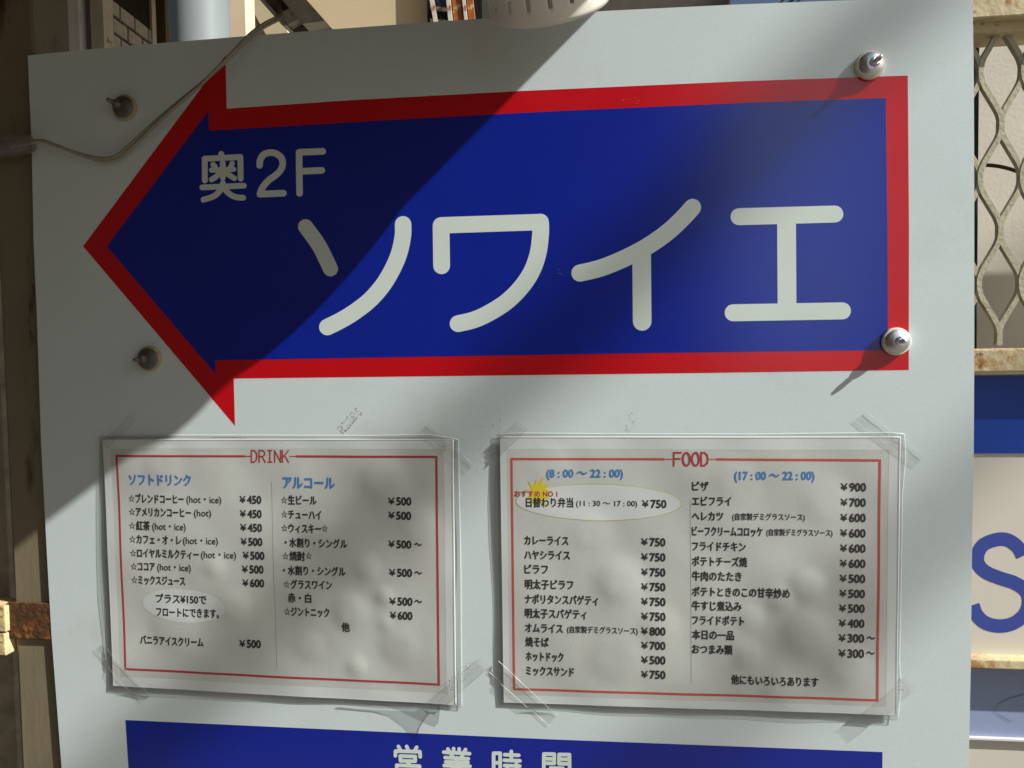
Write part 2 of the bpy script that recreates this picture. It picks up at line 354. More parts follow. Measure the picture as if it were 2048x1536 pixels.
def make_menu(name, label, M, film_edges, border, border_mat, lines, extra, lift_fn=None):
    c = M.c; t = thing(name, label, 'menu', M.pt((c[2][0]+c[3][0])/2, (c[2][1]+c[3][1])/2), 'laminated menu sheets')
    T, R_, B, L = (pl([c[0], c[1]]), pl([c[1], c[2]]), pl([c[3], c[2]]), pl([c[0], c[3]]))
    v, f = coons(T, B, L, R_, 96, 68)
    paper = obj('paper', [M.on(p, 0) for p in v], f, PAPER, t, True)
    # printed border: four strips just above the paper, whiter unprinted margin outside it
    def strip(nm, pts, wid, m, lift, n=40):
        q = [P(a, b) for a, b in pts]; mb = MB()
        for i in range(len(q)-1):
            d = (q[i+1]-q[i]).normalized(); nn = Vector((-d.z, 0, d.x))*wid/2; vs = []; fs = []
            e = d*wid/2
            for k in range(n+1):
                p = (q[i]-e).lerp(q[i+1]+e, k/n); vs += [M.on(p+nn, lift+i*1e-5), M.on(p-nn, lift+i*1e-5)]
            for k in range(n): fs.append((2*k, 2*k+1, 2*k+3, 2*k+2))
            mb.add(vs, fs)
        return mb.build(nm, m, paper)
    mg = [(c[i][0]+(border[i][0]-c[i][0])*.55, c[i][1]+(border[i][1]-c[i][1])*.55) for i in range(4)]
    mb = MB(); n = 40
    for i in range(4):
        a, b = c[i], c[(i+1) % 4]; a2, b2 = mg[i], mg[(i+1) % 4]; vs = []; fs = []
        for k in range(n+1):
            tt = k/n; vs += [M.pt(a[0]+(b[0]-a[0])*tt, a[1]+(b[1]-a[1])*tt, .00006), M.pt(a2[0]+(b2[0]-a2[0])*tt, a2[1]+(b2[1]-a2[1])*tt, .00006)]
        for k in range(n): fs.append((2*k, 2*k+1, 2*k+3, 2*k+2))
        mb.add(vs, fs)
    mb.build('margin', PAPERW, paper)
    gp = extra['gap']
    strip('border_line', [(gp[0], gp[2]), border[0], border[3], border[2], border[1], (gp[1], gp[2])], .00175, border_mat, .0001)
    strip('title_dash', [(gp[0]+2, gp[2]), (gp[3], gp[2])], .0008, border_mat, .00012, 2)
    strip('title_dash', [(gp[4], gp[2]), (gp[1]-2, gp[2])], .0008, border_mat, .00012, 2)
    strip('fold_line', extra['fold'], .0003, FOLD, .0001)
    for nm, kind, cx, cy, rx, ry, m, rot in extra['shapes']:
        mb = MB(); ct = P(cx, cy); ex = (P(cx+rx, cy)-ct).length; ey = (P(cx, cy+ry)-ct).length
        cr, sr = math.cos(rot), math.sin(rot)
        def q(a, k):
            x, y = ex*k*math.cos(a), ey*k*math.sin(a); return ct+M.eu*(x*cr-y*sr)+M.ev*(x*sr+y*cr)
        if kind == 'ring':
            n = 72; vs = []
            for i in range(n): vs += [M.on(q(2*PI*i/n, 1), .0001), M.on(q(2*PI*i/n, 1)+(q(2*PI*i/n, 1)-ct).normalized()*.0007, .0001)]
            mb.add(vs, [(2*i, 2*i+1, (2*i+3) % (2*n), (2*i+2) % (2*n)) for i in range(n)])
        elif kind == 'disc':
            n = 64; vs = [M.on(ct, .00008)]; nr = 16
            for k in range(1, nr+1): vs += [M.on(q(2*PI*i/n, k/nr), .00008) for i in range(n)]
            fs = [(0, 1+i, 1+(i+1) % n) for i in range(n)]
            for k in range(nr-1): fs += [(1+k*n+i, 1+k*n+n+i, 1+k*n+n+(i+1) % n, 1+k*n+(i+1) % n) for i in range(n)]
            mb.add(vs, fs)
        else:
            n = 22; vs = [M.on(ct, .00014)]; nr = 6
            for k in range(1, nr+1): vs += [M.on(q(2*PI*i/n+.1, k/nr*((1+.12*math.sin(i*5)) if i % 2 == 0 else .55)), .00014) for i in range(n)]
            fs = [(0, 1+i, 1+(i+1) % n) for i in range(n)]
            for k in range(nr-1): fs += [(1+k*n+i, 1+k*n+n+i, 1+k*n+n+(i+1) % n, 1+k*n+(i+1) % n) for i in range(n)]
            mb.add(vs, fs)
        mb.build(nm, m, paper)
    split = []
    for l in lines:
        if l[0][0] == '¥':                                   # wide yen sign, gap, heavy figures
            w_ = l[2]-l[1]; split += [('¥', l[1], l[1]+w_*.27, l[3], l[4]*.92, l[5], l[6]*.8), (l[0][1:], l[1]+w_*.36, l[2], l[3]+.3, l[4]*1.1, l[5], l[6]*1.25)]
        elif '☆' in l[0]:                                    # stars are printed as thin outlines
            tx, a, b = l[0], l[1], l[2]
            if tx[0] == '☆': split.append(('☆', a, a+13, l[3], 17, l[5], 0)); tx = tx[1:]; a += 14.5
            if tx[-1] == '☆': split.append(('☆', b-13, b, l[3], 17, l[5], 0)); tx = tx[:-1]; b -= 14.5
            split.append((tx, a, b)+tuple(l[3:]))
        else: split.append(l)
    for ch, x0, x1, y0, y1 in extra['title']:
        for pts in TITLE[ch]: strip('title_letter', [(x0+(x1-x0)*a, y0+(y1-y0)*b) for a, b in pts], extra['pen'], INKR, .00013, 2)
    for s_, x0, x1, yc, em, m, off in split:
        vs, fs = text_mesh(s_)
        if not vs: continue
        lo = min(v.x for v in vs); hi = max(v.x for v in vs)
        A = P(x0, yc); ln = (P(x1, yc)-A).dot(M.eu); hh = (P(x0, yc-em/2)-P(x0, yc+em/2)).length
        mb = MB(); r_ = off*hh                       # bold print: the glyph inked a few times, a hair apart
        for k, (dx, dy) in enumerate(((0, 0), (-1, .4), (1, -.4), (.4, 1), (-.4, -1)) if off > .004 else ((0, 0),)):
            mb.add([M.on(A+M.eu*((v.x-lo)/(hi-lo)*ln+dx*r_)+M.ev*((v.y-.37)*hh+dy*r_), .00017+k*.000004) for v in vs], fs)
        mb.build('lettering', m, paper)
    # laminating film: flat skin over the paper, a pressed fold round it and a grey-tinted rim
    fl = lift_fn or (lambda p, px: 0)
    FT, FR, FB, FL = [pl(e) for e in film_edges]
    v2, f2 = coons(T, B, L, R_, 72, 50)
    fm = obj('film', [M.on(p, .0005) for p in v2], f2, FILM, t, True)
    n = 60; ring_in = []; ring_out = []; ring_mid = []
    for fi, fo, rev in ((T, FT, 0), (R_, FR, 0), (B, FB, 1), (L, FL, 1)):
        for k in range(n):
            tt = 1-k/n if rev else k/n
            a = fi(tt); b = fo(tt); ring_in.append(M.on(a, .0005)); d = (b-a); l = max(d.length, 1e-6)
            mid = a+d*min(.5, .0009/l); ring_mid.append(Vector((mid.x, -max(M.h(mid)-.0004, .0004), mid.z)))
            ring_out.append(Vector((b.x, -(max(M.h(b)*.8, .0005)+fl(b, tt)), b.z)))
    N_ = len(ring_in)
    def band(a, b): return a+b, [(i, i+N_, (i+1) % N_+N_, (i+1) % N_) for i in range(N_)]
    obj('film_fold', *band(ring_in, ring_mid), FILME, fm, True)
    obj('film_rim', *band(ring_mid, ring_out), film('shaded_rim', (.80, .81, .80), milk=.05, rough=.2, bump=.3), fm, True)  # rim tint carries the grey shadow under the lifted film
    oo = []
    for i, p in enumerate(ring_out):
        tg = (ring_out[(i+1) % N_]-ring_out[i-1]); nn = Vector((tg.z, 0, -tg.x)).normalized(); oo.append(p-nn*.0006+Vector((0, .0004, 0)))
    obj('film_lip', *band(ring_out, oo), FILME, fm, True)
    return t

E_, B_ = 20, .030
def lines_from(items, em, m=INK, off=B_): return [(s, a, b, y, em, m, off) for s, a, b, y in items]
YEN = lambda n, a, b, y: ('¥'+n, a, b, y)
L1 = lines_from([('☆ブレンドコーヒー', 260, 370, 996), ('☆アメリカンコーヒー', 260.5, 385, 1022.5), ('☆紅茶', 261, 303, 1050), ('☆カフェ・オ・レ', 262, 366, 1077), ('☆ロイヤルミルクティー', 263.5, 401, 1104.5), ('☆ココア', 265, 313, 1131), ('☆ミックスジュース', 266, 373, 1158),
    ('プラス¥150で', 315, 415, 1195), ('フロートにできます。', 316, 440, 1221.5), ('バニラアイスクリーム', 283, 409, 1278),
    ('☆生ビール', 564, 635, 999), ('☆チューハイ', 564.5, 645, 1027.5), ('☆ウィスキー☆', 565, 659, 1055), ('・水割り・シングル', 572, 696, 1083.5), ('☆焼酎☆', 567, 626, 1110.5), ('・水割り・シングル', 569, 692, 1139), ('☆グラスワイン', 569, 665, 1167), ('赤・白', 578, 624, 1194), ('☆ジントニック', 570, 660, 1221.5), ('他', 686, 701, 1252)], 20)
L1 += lines_from([('(hot・ice)', 376, 445, 997), ('(hot)', 391, 425, 1024), ('(hot・ice)', 308, 375, 1050.5), ('(hot・ice)', 370, 439, 1078.5), ('(hot・ice)', 406, 475, 1106.5), ('(hot・ice)', 318, 385, 1131.5)], 19, INK, .012)
L1 += lines_from([('¥450', 482, 524, 997.5), ('¥450', 483, 525, 1025.5), ('¥450', 484, 526, 1053), ('¥500', 485, 527, 1081), ('¥500', 489, 531, 1108.5), ('¥500', 487, 529, 1136), ('¥600', 488, 530, 1163.5), ('¥500', 482, 524, 1284),
    ('¥500', 779, 824, 1000), ('¥500', 779, 824, 1028.5), ('¥500', 779, 824, 1086), ('¥500', 780, 825, 1143), ('¥500', 781, 826, 1200), ('¥600', 782, 826, 1228)], 20)
L1 += lines_from([('～', 831, 845, 1087), ('～', 831, 845, 1144), ('～', 831, 845, 1201)], 20)
L1 += [('ソフトドリンク', 262, 384, 958, 25, INKB, .035), ('アルコール', 568, 671, 964, 27, INKB, .035)]
drink = Menu([(209, 879), (906, 878.5), (912, 1408), (229.7, 1369)],
    [(735, 1135, 26, .0006), (700, 1220, 36, .0011), (770, 1190, 18, .0006), (772, 1245, 14, .0004), (800, 1290, 40, .0007), (715, 1330, 20, .0006), (432, 1133, 22, .0005), (640, 1062, 40, .0005), (470, 1210, 34, .0006), (350, 1250, 50, .0006), (770, 960, 45, .0008), (620, 1290, 30, .0005), (330, 930, 40, .0005), (840, 1050, 40, .0006)], .0022, .7)
dm = make_menu('drink_menu', 'laminated drink menu of soft drinks and alcohol, its lower right film corner curling', drink,
    [[(203, 872), (330, 870), (560, 870.5), (740, 871), (860, 869), (917, 879)], [(917, 879), (922, 1150), (924, 1411)], [(223.7, 1376), (358, 1387.5), (570, 1396), (700, 1402), (769, 1408.6), (850, 1411), (924, 1414)], [(203, 872), (200, 1000), (201.5, 1110), (205, 1194), (216.5, 1298), (222, 1327), (223.7, 1376)]],
    [(237, 911), (874, 913), (879, 1367), (254, 1336)], INKR, L1,
    {'pen': .0011, 'title': [(c_, 504.5+i*15.6, 516.5+i*15.6, 900.5, 923.5) for i, c_ in enumerate('DRINK')], 'gap': (490, 596, 912, 502, 582), 'fold': [(545, 962), (550, 1150), (557, 1333)], 'shapes': [('note_oval', 'disc', 370, 1210, 83, 33, PAPERW, -.04)]})
# the film corner that has come away and curls forward
ct_, cb_ = [], []
for (ax_, ay_, bx_, by_, lf_) in ((690, 1399, 690, 1402.5, .002), (769, 1403, 769, 1409, .0025), (800, 1404.5, 800, 1418, .003), (830, 1406, 830, 1432, .004), (856, 1407, 858, 1443, .0055), (872, 1408, 872, 1447, .0068), (879, 1408, 880, 1438, .007), (882, 1408, 883, 1420, .0072)):
    p_, q_ = P(ax_, ay_), P(bx_, by_); ct_.append(Vector((p_.x, -.0030, p_.z))); cb_.append(Vector((q_.x, -lf_, q_.z)))
nn_ = len(ct_); md_ = [ct_[i].lerp(cb_[i], .5)+Vector((0, -.0008, 0)) for i in range(nn_)]
fl_ = [c_ for c_ in dm.children if c_.name.startswith('film')][0]
obj('film_curl', ct_+md_+cb_, [(r*nn_+i, (r+1)*nn_+i, (r+1)*nn_+i+1, r*nn_+i+1) for r in (0, 1) for i in range(nn_-1)], film('curled_film', (.66, .68, .70), milk=.06, rough=.25, bump=.3), fl_, True)
L2 = lines_from([('日替わり弁当', 1053, 1146.5, 1003.5), ('カレーライス', 1050, 1137, 1079), ('ハヤシライス', 1050, 1140, 1108), ('ピラフ', 1050, 1096, 1136.5), ('明太子ピラフ', 1051, 1146.5, 1166.5), ('ナポリタンスパゲティ', 1051, 1196, 1196), ('明太子スパゲティ', 1051, 1173, 1224), ('オムライス', 1051.5, 1126, 1253), ('焼そば', 1052, 1098, 1281), ('ホットドック', 1053, 1127, 1310), ('ミックスサンド', 1053, 1148, 1339),
    ('ピザ', 1384, 1416, 971), ('エビフライ', 1384, 1461, 1001), ('ヘレカツ', 1384, 1445, 1031), ('ビーフクリームコロッケ', 1384, 1524, 1061), ('フライドチキン', 1384, 1490, 1091), ('ポテトチーズ焼', 1384, 1493, 1121), ('牛肉のたたき', 1384, 1482, 1150), ('ポテトときのこの甘辛炒め', 1384, 1577, 1181), ('牛すじ煮込み', 1384, 1482, 1209), ('フライドポテト', 1384, 1487, 1238), ('本日の一品', 1384, 1467, 1267), ('おつまみ類', 1384, 1464, 1296), ('他にもいろいろあります', 1462, 1635, 1357)], 20.5)
L2 += lines_from([('(自家製デミグラスソース)', 1135, 1275, 1256), ('(自家製デミグラスソース)', 1464, 1608, 1032), ('(自家製デミグラスソース)', 1532, 1663, 1063), ('(11 : 30 ～ 17 : 00)', 1152.7, 1274, 1005)], 15, INK, .02)
for n_, y in (('750', 1082), ('750', 1112), ('750', 1142), ('750', 1171), ('750', 1200.5), ('750', 1229.5), ('800', 1258.5), ('700', 1287.5), ('500', 1316.5), ('750', 1345.5)):
    L2.append(('¥'+n_, 1282.5, 1330, y, 20.5, INK, B_))
L2.append(('¥750', 1284, 1332, 1006, 20.5, INK, B_))
for i, (n_, y) in enumerate((('900', 972.5), ('700', 1003), ('600', 1033.5), ('600', 1064), ('600', 1094), ('600', 1124), ('500', 1154), ('500', 1184), ('500', 1213.5), ('400', 1243.5), ('300', 1273), ('300', 1303))):
    L2.append(('¥'+n_, 1680-i*.42, 1730-i*.42, y, 21, INK, B_))
L2 += lines_from([('～', 1732, 1748, 1273.5), ('～', 1731, 1747, 1303.5)], 20)
L2 += [('(8 : 00 ～ 22 : 00)', 1094, 1245.5, 945, 22, INKB, .03), ('(17 : 00 ～ 22 : 00)', 1468, 1627, 949.5, 23, INKB, .03), ('おすすめ NO 1', 1030, 1115, 986, 14, INKR, .03)]
food = Menu([(1001, 874), (1797.7, 874), (1790, 1426.6), (1008.4, 1402.8)],
    [(1240, 1160, 44, .0010), (1612, 1168, 30, .0010), (1612, 1268, 42, .0009), (1500, 1235, 24, .0006), (1495, 1310, 26, .0006), (1230, 1310, 50, .0008), (1560, 1195, 24, .0006), (1470, 960, 40, .0005), (1650, 1000, 44, .0006), (1180, 1060, 40, .0005), (1690, 1330, 40, .0006), (1560, 1370, 34, .0005), (1100, 930, 40, .0005), (1320, 1250, 36, .0006), (1420, 1150, 36, .0004)], .0024, 2.1)
make_menu('food_menu', 'laminated food menu with yellow starburst and yellow oval on its first dish', food,
    [[(996, 868), (1040, 866), (1200, 867.5), (1500, 868), (1780, 865), (1807, 868)], [(1807, 868), (1809.5, 915), (1803, 990), (1800, 1150), (1797, 1325), (1800, 1370), (1793, 1437)], [(1001, 1407), (1195, 1419), (1400, 1424.5), (1604, 1435.5), (1700, 1433), (1793, 1437)], [(996, 868), (991, 993), (992, 1075), (994, 1151), (998, 1259), (1001, 1407)]],
    [(1024, 917), (1758, 920), (1752, 1397), (1029, 1376)], INKO, L2,
    {'pen': .0014, 'title': [(c_, 1347+i*18.2, 1361+i*18.2, 904.5, 930) for i, c_ in enumerate('FOOD')], 'gap': (1326, 1434, 917.5, 1344, 1420), 'fold': [(1380, 1000), (1381.5, 1200), (1382, 1362)], 'shapes': [('dish_oval', 'disc', 1196, 1003.4, 166, 35.5, PAPERW, -.012), ('dish_oval_outline', 'ring', 1196, 1003.4, 166, 35.5, INKG, -.012), ('starburst', 'star', 1078, 984, 27, 31, INKY, 0.0)]})

# ================================================================== tape and residue
def tape(pts, label):
    q = [P(a, b) for a, b in pts]; mb = MB()
    n, m_ = 14, 3; vs = []
    for j in range(m_+1):
        for i in range(n+1):
            u, v = i/n, j/m_
            p = (q[0].lerp(q[1], u)).lerp(q[3].lerp(q[2], u), v)
            inside = []
            for M in (drink, food):
                c = [P(*k) for k in M.c]; s_ = True
                for k in range(4):
                    e = c[(k+1) % 4]-c[k]; r_ = p-c[k]
                    if e.x*r_.z-e.z*r_.x > .004*e.length: s_ = False
                if s_: inside.append(M.h(p)+.0009)
            vs.append(Vector((p.x, -(max(inside) if inside else .0007)-.0003*random.random(), p.z)))
    mb.add(vs, [(j*(n+1)+i, (j+1)*(n+1)+i, (j+1)*(n+1)+i+1, j*(n+1)+i+1) for j in range(m_) for i in range(n)])
    o = mb.build('clear_tape', TAPE); tag(o, label, 'tape', 'clear tape strips on the menu corners'); o.data.polygons.foreach_set('use_smooth', [True]*len(o.data.polygons))
    lip = MB()
    for a, b in ((0, 1), (3, 2)):
        for i in range(n):
            A, B2 = vs[(0 if a == 0 else m_)*(n+1)+i], vs[(0 if a == 0 else m_)*(n+1)+i+1]
            lip.tube([A+Vector((0, -.0002, 0)), B2+Vector((0, -.0002, 0))], .00011, 4)
    lip.build('tape_edge', film('tape_lip', (.9, .9, .89), milk=.22, rough=.2), o)
tape([(1708, 841), (1732, 824), (1848, 914), (1832, 932)][:1]+[(1832, 932), (1848, 914), (1732, 824)], 'clear tape across the upper right corner of the food menu')
tape([(1678, 1459), (1700, 1482), (1830, 1378), (1812, 1352)][:1]+[(1812, 1352), (1830, 1378), (1700, 1482)], 'clear tape across the lower right corner of the food menu')
tape([(978, 1342), (1098, 1450), (1116, 1430), (998, 1318)], 'clear tape across the lower left corner of the food menu')
tape([(968, 905), (1036, 842), (1056, 858), (988, 922)], 'clear tape across the upper left corner of the food menu')
tape([(190, 1298), (286, 1404), (306, 1388), (208, 1286)], 'clear tape across the lower left corner of the drink menu')
tape([(848, 1410), (958, 1316), (976, 1336), (872, 1426)], 'clear dirty tape across the lower right corner of the drink menu')
tape([(842, 862), (935, 944), (948, 930), (858, 846)], 'clear tape across the upper right corner of the drink menu')
tape([(208, 886), (262, 828), (274, 838), (220, 896)], 'clear tape across the upper left corner of the drink menu')
DIRT = mat('tape_residue', (132, 126, 110), .9, .1, var=.3, vscale=400)
def residue(a, b, wid, n, label, y=-.00012, M=None, sz=1.0):
    mb = MB(); A, B2 = Vector(a), Vector(b); d = (B2-A).normalized(); nn = Vector((-d.y, d.x))
    for i in range(n):
        t = random.random(); s = (random.random()-.5)
        if random.random() < .45: s = .5*(1 if random.random() < .5 else -1)+random.gauss(0, .05)
        c = A.lerp(B2, t)+nn*(s*wid); r = random.uniform(.3, 1.5)*sz; an = random.random()*6.28; k = random.randint(4, 6)
        st = random.uniform(.25, .9)
        q = []
        for j in range(k):
            al = 2*PI*j/k; x, y2 = r*math.cos(al)*random.uniform(.6, 1.3), r*st*math.sin(al)*random.uniform(.6, 1.3)
            q.append((c.x+x*math.cos(an)-y2*math.sin(an), c.y+x*math.sin(an)+y2*math.cos(an)))
        if M: mb.add([M.pt(*p, .0013+.00001*(i % 9)) for p in q], [tuple(range(k))])
        else: mb.add([P(*p, y-.00001*(i % 9)) for p in q], [tuple(range(k))])
    o = mb.build('tape_residue', DIRT); o['kind'] = 'stuff'; tag(o, label, 'residue')
residue((680, 864), (718, 820), 16, 120, 'old tape residue smear on the white board above the drink menu')
residue((1250, 862), (1270, 828), 14, 34, 'faint old tape residue on the white board above the food menu', sz=.8)
residue((965, 950), (990, 815), 30, 60, 'dirty speckled tape marks on the board between the two menus', sz=.9)
residue((868, 1398), (955, 1322), 18, 90, 'dirt stuck to tape at the lower right corner of the drink menu', M=drink, sz=.9)
residue((880, 896), (905, 888), 12, 26, 'dirt specks at the upper right corner of the drink menu', M=drink, sz=1)
residue((1130, 1310), (1142, 1252), 14, 22, 'grey scuff specks on the food menu beside the omelette line', M=food, sz=.9)
residue((1797, 1358), (1803, 1384), 8, 30, 'dark dirt caught under the film edge of the food menu', y=-.003)
residue((1246, 192), (1274, 208), 16, 22, 'pale scuff on the red arrow border', y=-.0003, sz=.9)
residue((1115, 545), (1150, 540), 14, 26, 'small grey scuff on the blue panel beside the third large character', y=-.0006, sz=.7)

# ================================================================== cord with plug
cord = thing('power_cord', 'clear twin power cord hanging across the upper left of the sign', 'cord', P(210, 318, -.02))
cp = [(20, 292, -.016), (62, 285, -.012), (85, 282, -.01), (120, 294, -.009), (165, 310, -.008), (205, 319, -.008), (235, 314, -.008), (262, 292, -.009), (300, 256, -.012), (345, 216, -.018), (400, 170, -.024), (430, 142, -.026), (465, 108, -.024), (500, 72, -.014), (530, 50, .0), (556, 36, .012), (561, 24, .02), (556, 8, .03)]
pts = spline([P(a, b, y) for a, b, y in cp], 6)
for s_ in (-1, 1):
    q = []
    for i, p in enumerate(pts):
        t = (pts[min(i+1, len(pts)-1)]-pts[max(i-1, 0)]).normalized(); n_ = t.cross(Vector((0, 1, 0))).normalized()
        q.append(p+n_*(.00115*s_*math.cos(i*.06+.4))+Vector((0, .00115*s_*math.sin(i*.06+.4), 0)))
    MB().tube(q, .00135, 8).build('wire', CORD, cord, True)
PLUG = film('clear_plug', (.66, .64, .6), milk=.12, rough=.15, bump=.2)
pa, pb = P(-60, 296, -.018), P(62, 287, -.012); ax = pb-pa
autosmooth(MB().lathe([(.006, 0), (.0092, .003), (.0098, .025), (.0092, .040), (.0064, .050), (.0028, ax.length)], pa, ax, 24).build('plug', PLUG, cord), 40)
METAL = mat('plug_pins', (150, 140, 110), .3, .5, metal=1, var=.1)
for dz in (-.003, .003):
    o_ = pa+Vector((0, 0, dz)); MB().tube([o_+ax*.15, o_+ax*.75], .0014, 8).build('pin', METAL, cord)

# ================================================================== sign lamp
LAMP = mat('lamp_enamel', (232, 228, 214), .45, .4, var=.06, vscale=60, spots=[((180, 165, 130), 90, .68, .1)])
rc = P(1099, 12, -.065); axl = Vector((-.085, -.62, .76)).normalized()
lamp = thing('sign_lamp', 'cream metal lamp shade with narrow vent slots hanging over the sign', 'lamp', rc)
RL = .0407
e1 = axl.cross(Vector((0, 0, 1))).normalized(); e2 = axl.cross(e1)
seg = 180; hs = [0, .003, .007, .0105, .022, .034, .075, .105]; v = []; f = []
for h in hs:
    r = RL*(1-.18*max(0, (h-.06)/.045)**2) if h > .06 else RL
    for i in range(seg):
        a = 2*PI*i/seg; v.append(rc+axl*h+e1*(r*math.cos(a))+e2*(r*math.sin(a)))
for j in range(len(hs)-1):
    for i in range(seg):
        if j in (3, 4) and (i % 10) in (0, 1): continue
        k = (i+1) % seg; f.append((j*seg+i, j*seg+k, (j+1)*seg+k, (j+1)*seg+i))
sh = obj('shade', v, f, LAMP, lamp, True)
sm = sh.modifiers.new('thickness', 'SOLIDIFY'); sm.thickness = .0012
MB().lathe([(RL*.80, .1052), (RL*.5, .118), (.012, .124), (.012, .15)], rc, axl, 32, True).build('lamp_cap', LAMP, lamp, True)
MB().lathe([(.004, .07), (.012, .062), (.016, .05), (.012, .036), (.003, .03)], rc, axl, 24).build('bulb', mat('bulb_glass', (225, 222, 210), .2, .6, var=.03), lamp, True)
arm0 = rc+axl*.148
MB().tube([arm0, arm0+Vector((0, -.005, .03)), Vector((arm0.x, arm0.y+.02, 1.99))], .006, 10).build('arm', LAMP, lamp, True)

# ================================================================== left side: post, strap
POST = mat('stained_post', (128, 118, 96), .6, .3, var=.22, vscale=9, stretch=(2, 1, .5), bump=.15, bscale=120, spots=[((66, 46, 28), 18, .56, .16), ((40, 32, 24), 34, .62, .14)])
x0 = P(12, 880, .0035).x; x1 = P(70, 100, .0035).x
o = MB().bevbox(x0, x1, .0036, .05, GZ, 2.45, .003).build('sign_post', POST); tag(o, 'stained cream painted post beside the left edge of the sign', 'post')
RUST = mat('rusty_iron', (92, 62, 38), .8, .3, var=.4, vscale=70, bump=.8, bscale=200, spots=[((150, 92, 40), 60, .54, .1), ((40, 28, 20), 90, .58, .08)])
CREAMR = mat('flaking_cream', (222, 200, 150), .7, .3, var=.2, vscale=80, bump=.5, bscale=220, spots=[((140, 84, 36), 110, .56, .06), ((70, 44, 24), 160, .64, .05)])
st = thing('post_strap', 'rusty iron strap with flaking cream end plates around the stained post', 'strap', P(30, 1285, .0))
zt, zb = P(50, 1206, 0).z, P(50, 1279, 0).z
MB().bevbox(P(14, 1240, 0).x, P(118, 1240, 0).x, .0004, .0034, zb, zt, .0008).build('band', RUST, st)
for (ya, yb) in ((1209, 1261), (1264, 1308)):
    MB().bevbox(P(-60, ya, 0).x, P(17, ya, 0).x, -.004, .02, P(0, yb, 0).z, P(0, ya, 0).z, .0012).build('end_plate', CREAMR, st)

# ================================================================== behind the sign, upper left
ALU = mat('grey_frame', (126, 124, 116), .6, .3, var=.15, vscale=12, stretch=(4, 4, .6))
ALUW = mat('white_frame', (205, 203, 194), .5, .4, var=.1, vscale=12, stretch=(4, 4, .6), spots=[((96, 76, 60), 3.2, .58, .03)])
CREAMP = mat('cream_frame', (178, 170, 148), .6, .3, var=.15, vscale=14, spots=[((110, 70, 36), 18, .62, .08)])
def colpx(mb, xa, xb, y, dep, z0=GZ, z1=4.2): mb.box(P(xa, 50, y).x, P(xb, 50, y).x, y, y+dep, z0, z1); return mb
fr = thing('door_frame', 'grey and white metal door frame behind the upper left corner of the sign', 'frame', (P(120, 50, 2.2).x, 2.2, GZ))
colpx(MB(), 20, 112.5, 2.2, .06).build('jamb', ALU, fr)
colpx(MB(), 113, 158, 2.17, .05).build('stile', ALUW, fr)
colpx(MB(), 158.5, 181, 2.21, .05).build('jamb', mat('dark_grey_frame', (112, 106, 98), .6, .3, var=.15), fr)  # darker, browner grey than the outer jamb
colpx(MB(), 181.5, 207, 2.19, .06).build('stile', CREAMP, fr)
# tiled pier, its side receding from the frame
pier = thing('tiled_pier', 'pier faced with small brown grey tiles between the door frame and the drain pipe', 'pier', (P(250, 50, 2.5).x, 2.5, GZ))
TILE = mat('tile_glaze', (142, 138, 126), .4, .5, var=.25, vscale=25, spots=[((96, 82, 62), 14, .58, .15)])
GROUT = mat('grout', (48, 42, 36), .9, .1, var=.3)
A0 = P(206, 40, 2.25); A1 = P(301, 40, 2.62); A0.z = A1.z = 0
dr = (A1-A0); ln = dr.length; dr.normalize(); nrm = Vector((dr.y, -dr.x, 0))
if nrm.dot(CAM-A0) < 0: nrm = -nrm
back = -nrm*.12
mbx = MB(); mbx.extrude([A0, A1, A1+Vector((0, 0, 4.2)), A0+Vector((0, 0, 4.2))], back); mbx.build('core', GROUT, pier)
tw, th_ = ln/3.3, .062
tile_me = None; z = 2.22; row = 0
while z < 2.75:
    for k in range(-1, 4):
        s0 = (k+(.5 if row % 2 else 0))*tw+.004; s1 = s0+tw-.008; s0 = max(s0, 0); s1 = min(s1, ln)
        if s1-s0 < .01: continue
        p0 = A0+dr*s0+Vector((0, 0, z)); p1 = A0+dr*s1+Vector((0, 0, z)); u = Vector((0, 0, th_-.008)); o_ = nrm*(.006+.002*random.random())
        mb = MB(); i_ = .003
        a = [p0, p1, p1+u, p0+u]; b = [p0+dr*i_+Vector((0, 0, i_))+o_, p1-dr*i_+Vector((0, 0, i_))+o_, p1-dr*i_+u-Vector((0, 0, i_))+o_, p0+dr*i_+u-Vector((0, 0, i_))+o_]
        mb.add(a+b, [(4, 5, 6, 7), (0, 1, 5, 4), (1, 2, 6, 5), (2, 3, 7, 6), (3, 0, 4, 7)]); mb.build('tile', TILE, pier)
    z += th_; row += 1
corner = MB(); colpx(corner, 299.5, 304.5, 2.61, .03); corner.build('corner_trim', CREAMP, pier)
dd = thing('dark_door', 'dark brown door edge with black gap beside the grey drain pipe', 'door', (P(320, 50, 2.7).x, 2.7, GZ))
colpx(MB(), 304, 331, 2.7, .05).build('door_edge', mat('dark_brown', (92, 78, 54), .6, .3, var=.2), dd)
colpx(MB(), 330, 350, 2.78, .04).build('gap', mat('black_gap', (14, 13, 12), .9, .1), dd)
PIPE = mat('drain_pipe', (140, 148, 148), .5, .4, var=.06, vscale=6)
pc = P(400, 50, 1.05); rp = (P(455, 50, 1.05)-P(345, 50, 1.05)).x/2
o = MB().lathe([(rp, 0), (rp, 4.2)], (pc.x, pc.y, GZ), (0, 0, 1), 40).build('drain_pipe', PIPE); autosmooth(o); tag(o, 'smooth grey round drain pipe behind the top edge of the sign', 'pipe')
PINK = mat('pale_plaster', (238, 214, 182), .8, .2, var=.04, vscale=5)
o = MB(); colpx(o, 440, 491, 2.9, .1, GZ, 5); o = o.build('plaster_pilaster', PINK); tag(o, 'pale pinkish plaster pilaster between drain pipe and beige wall', 'pilaster')
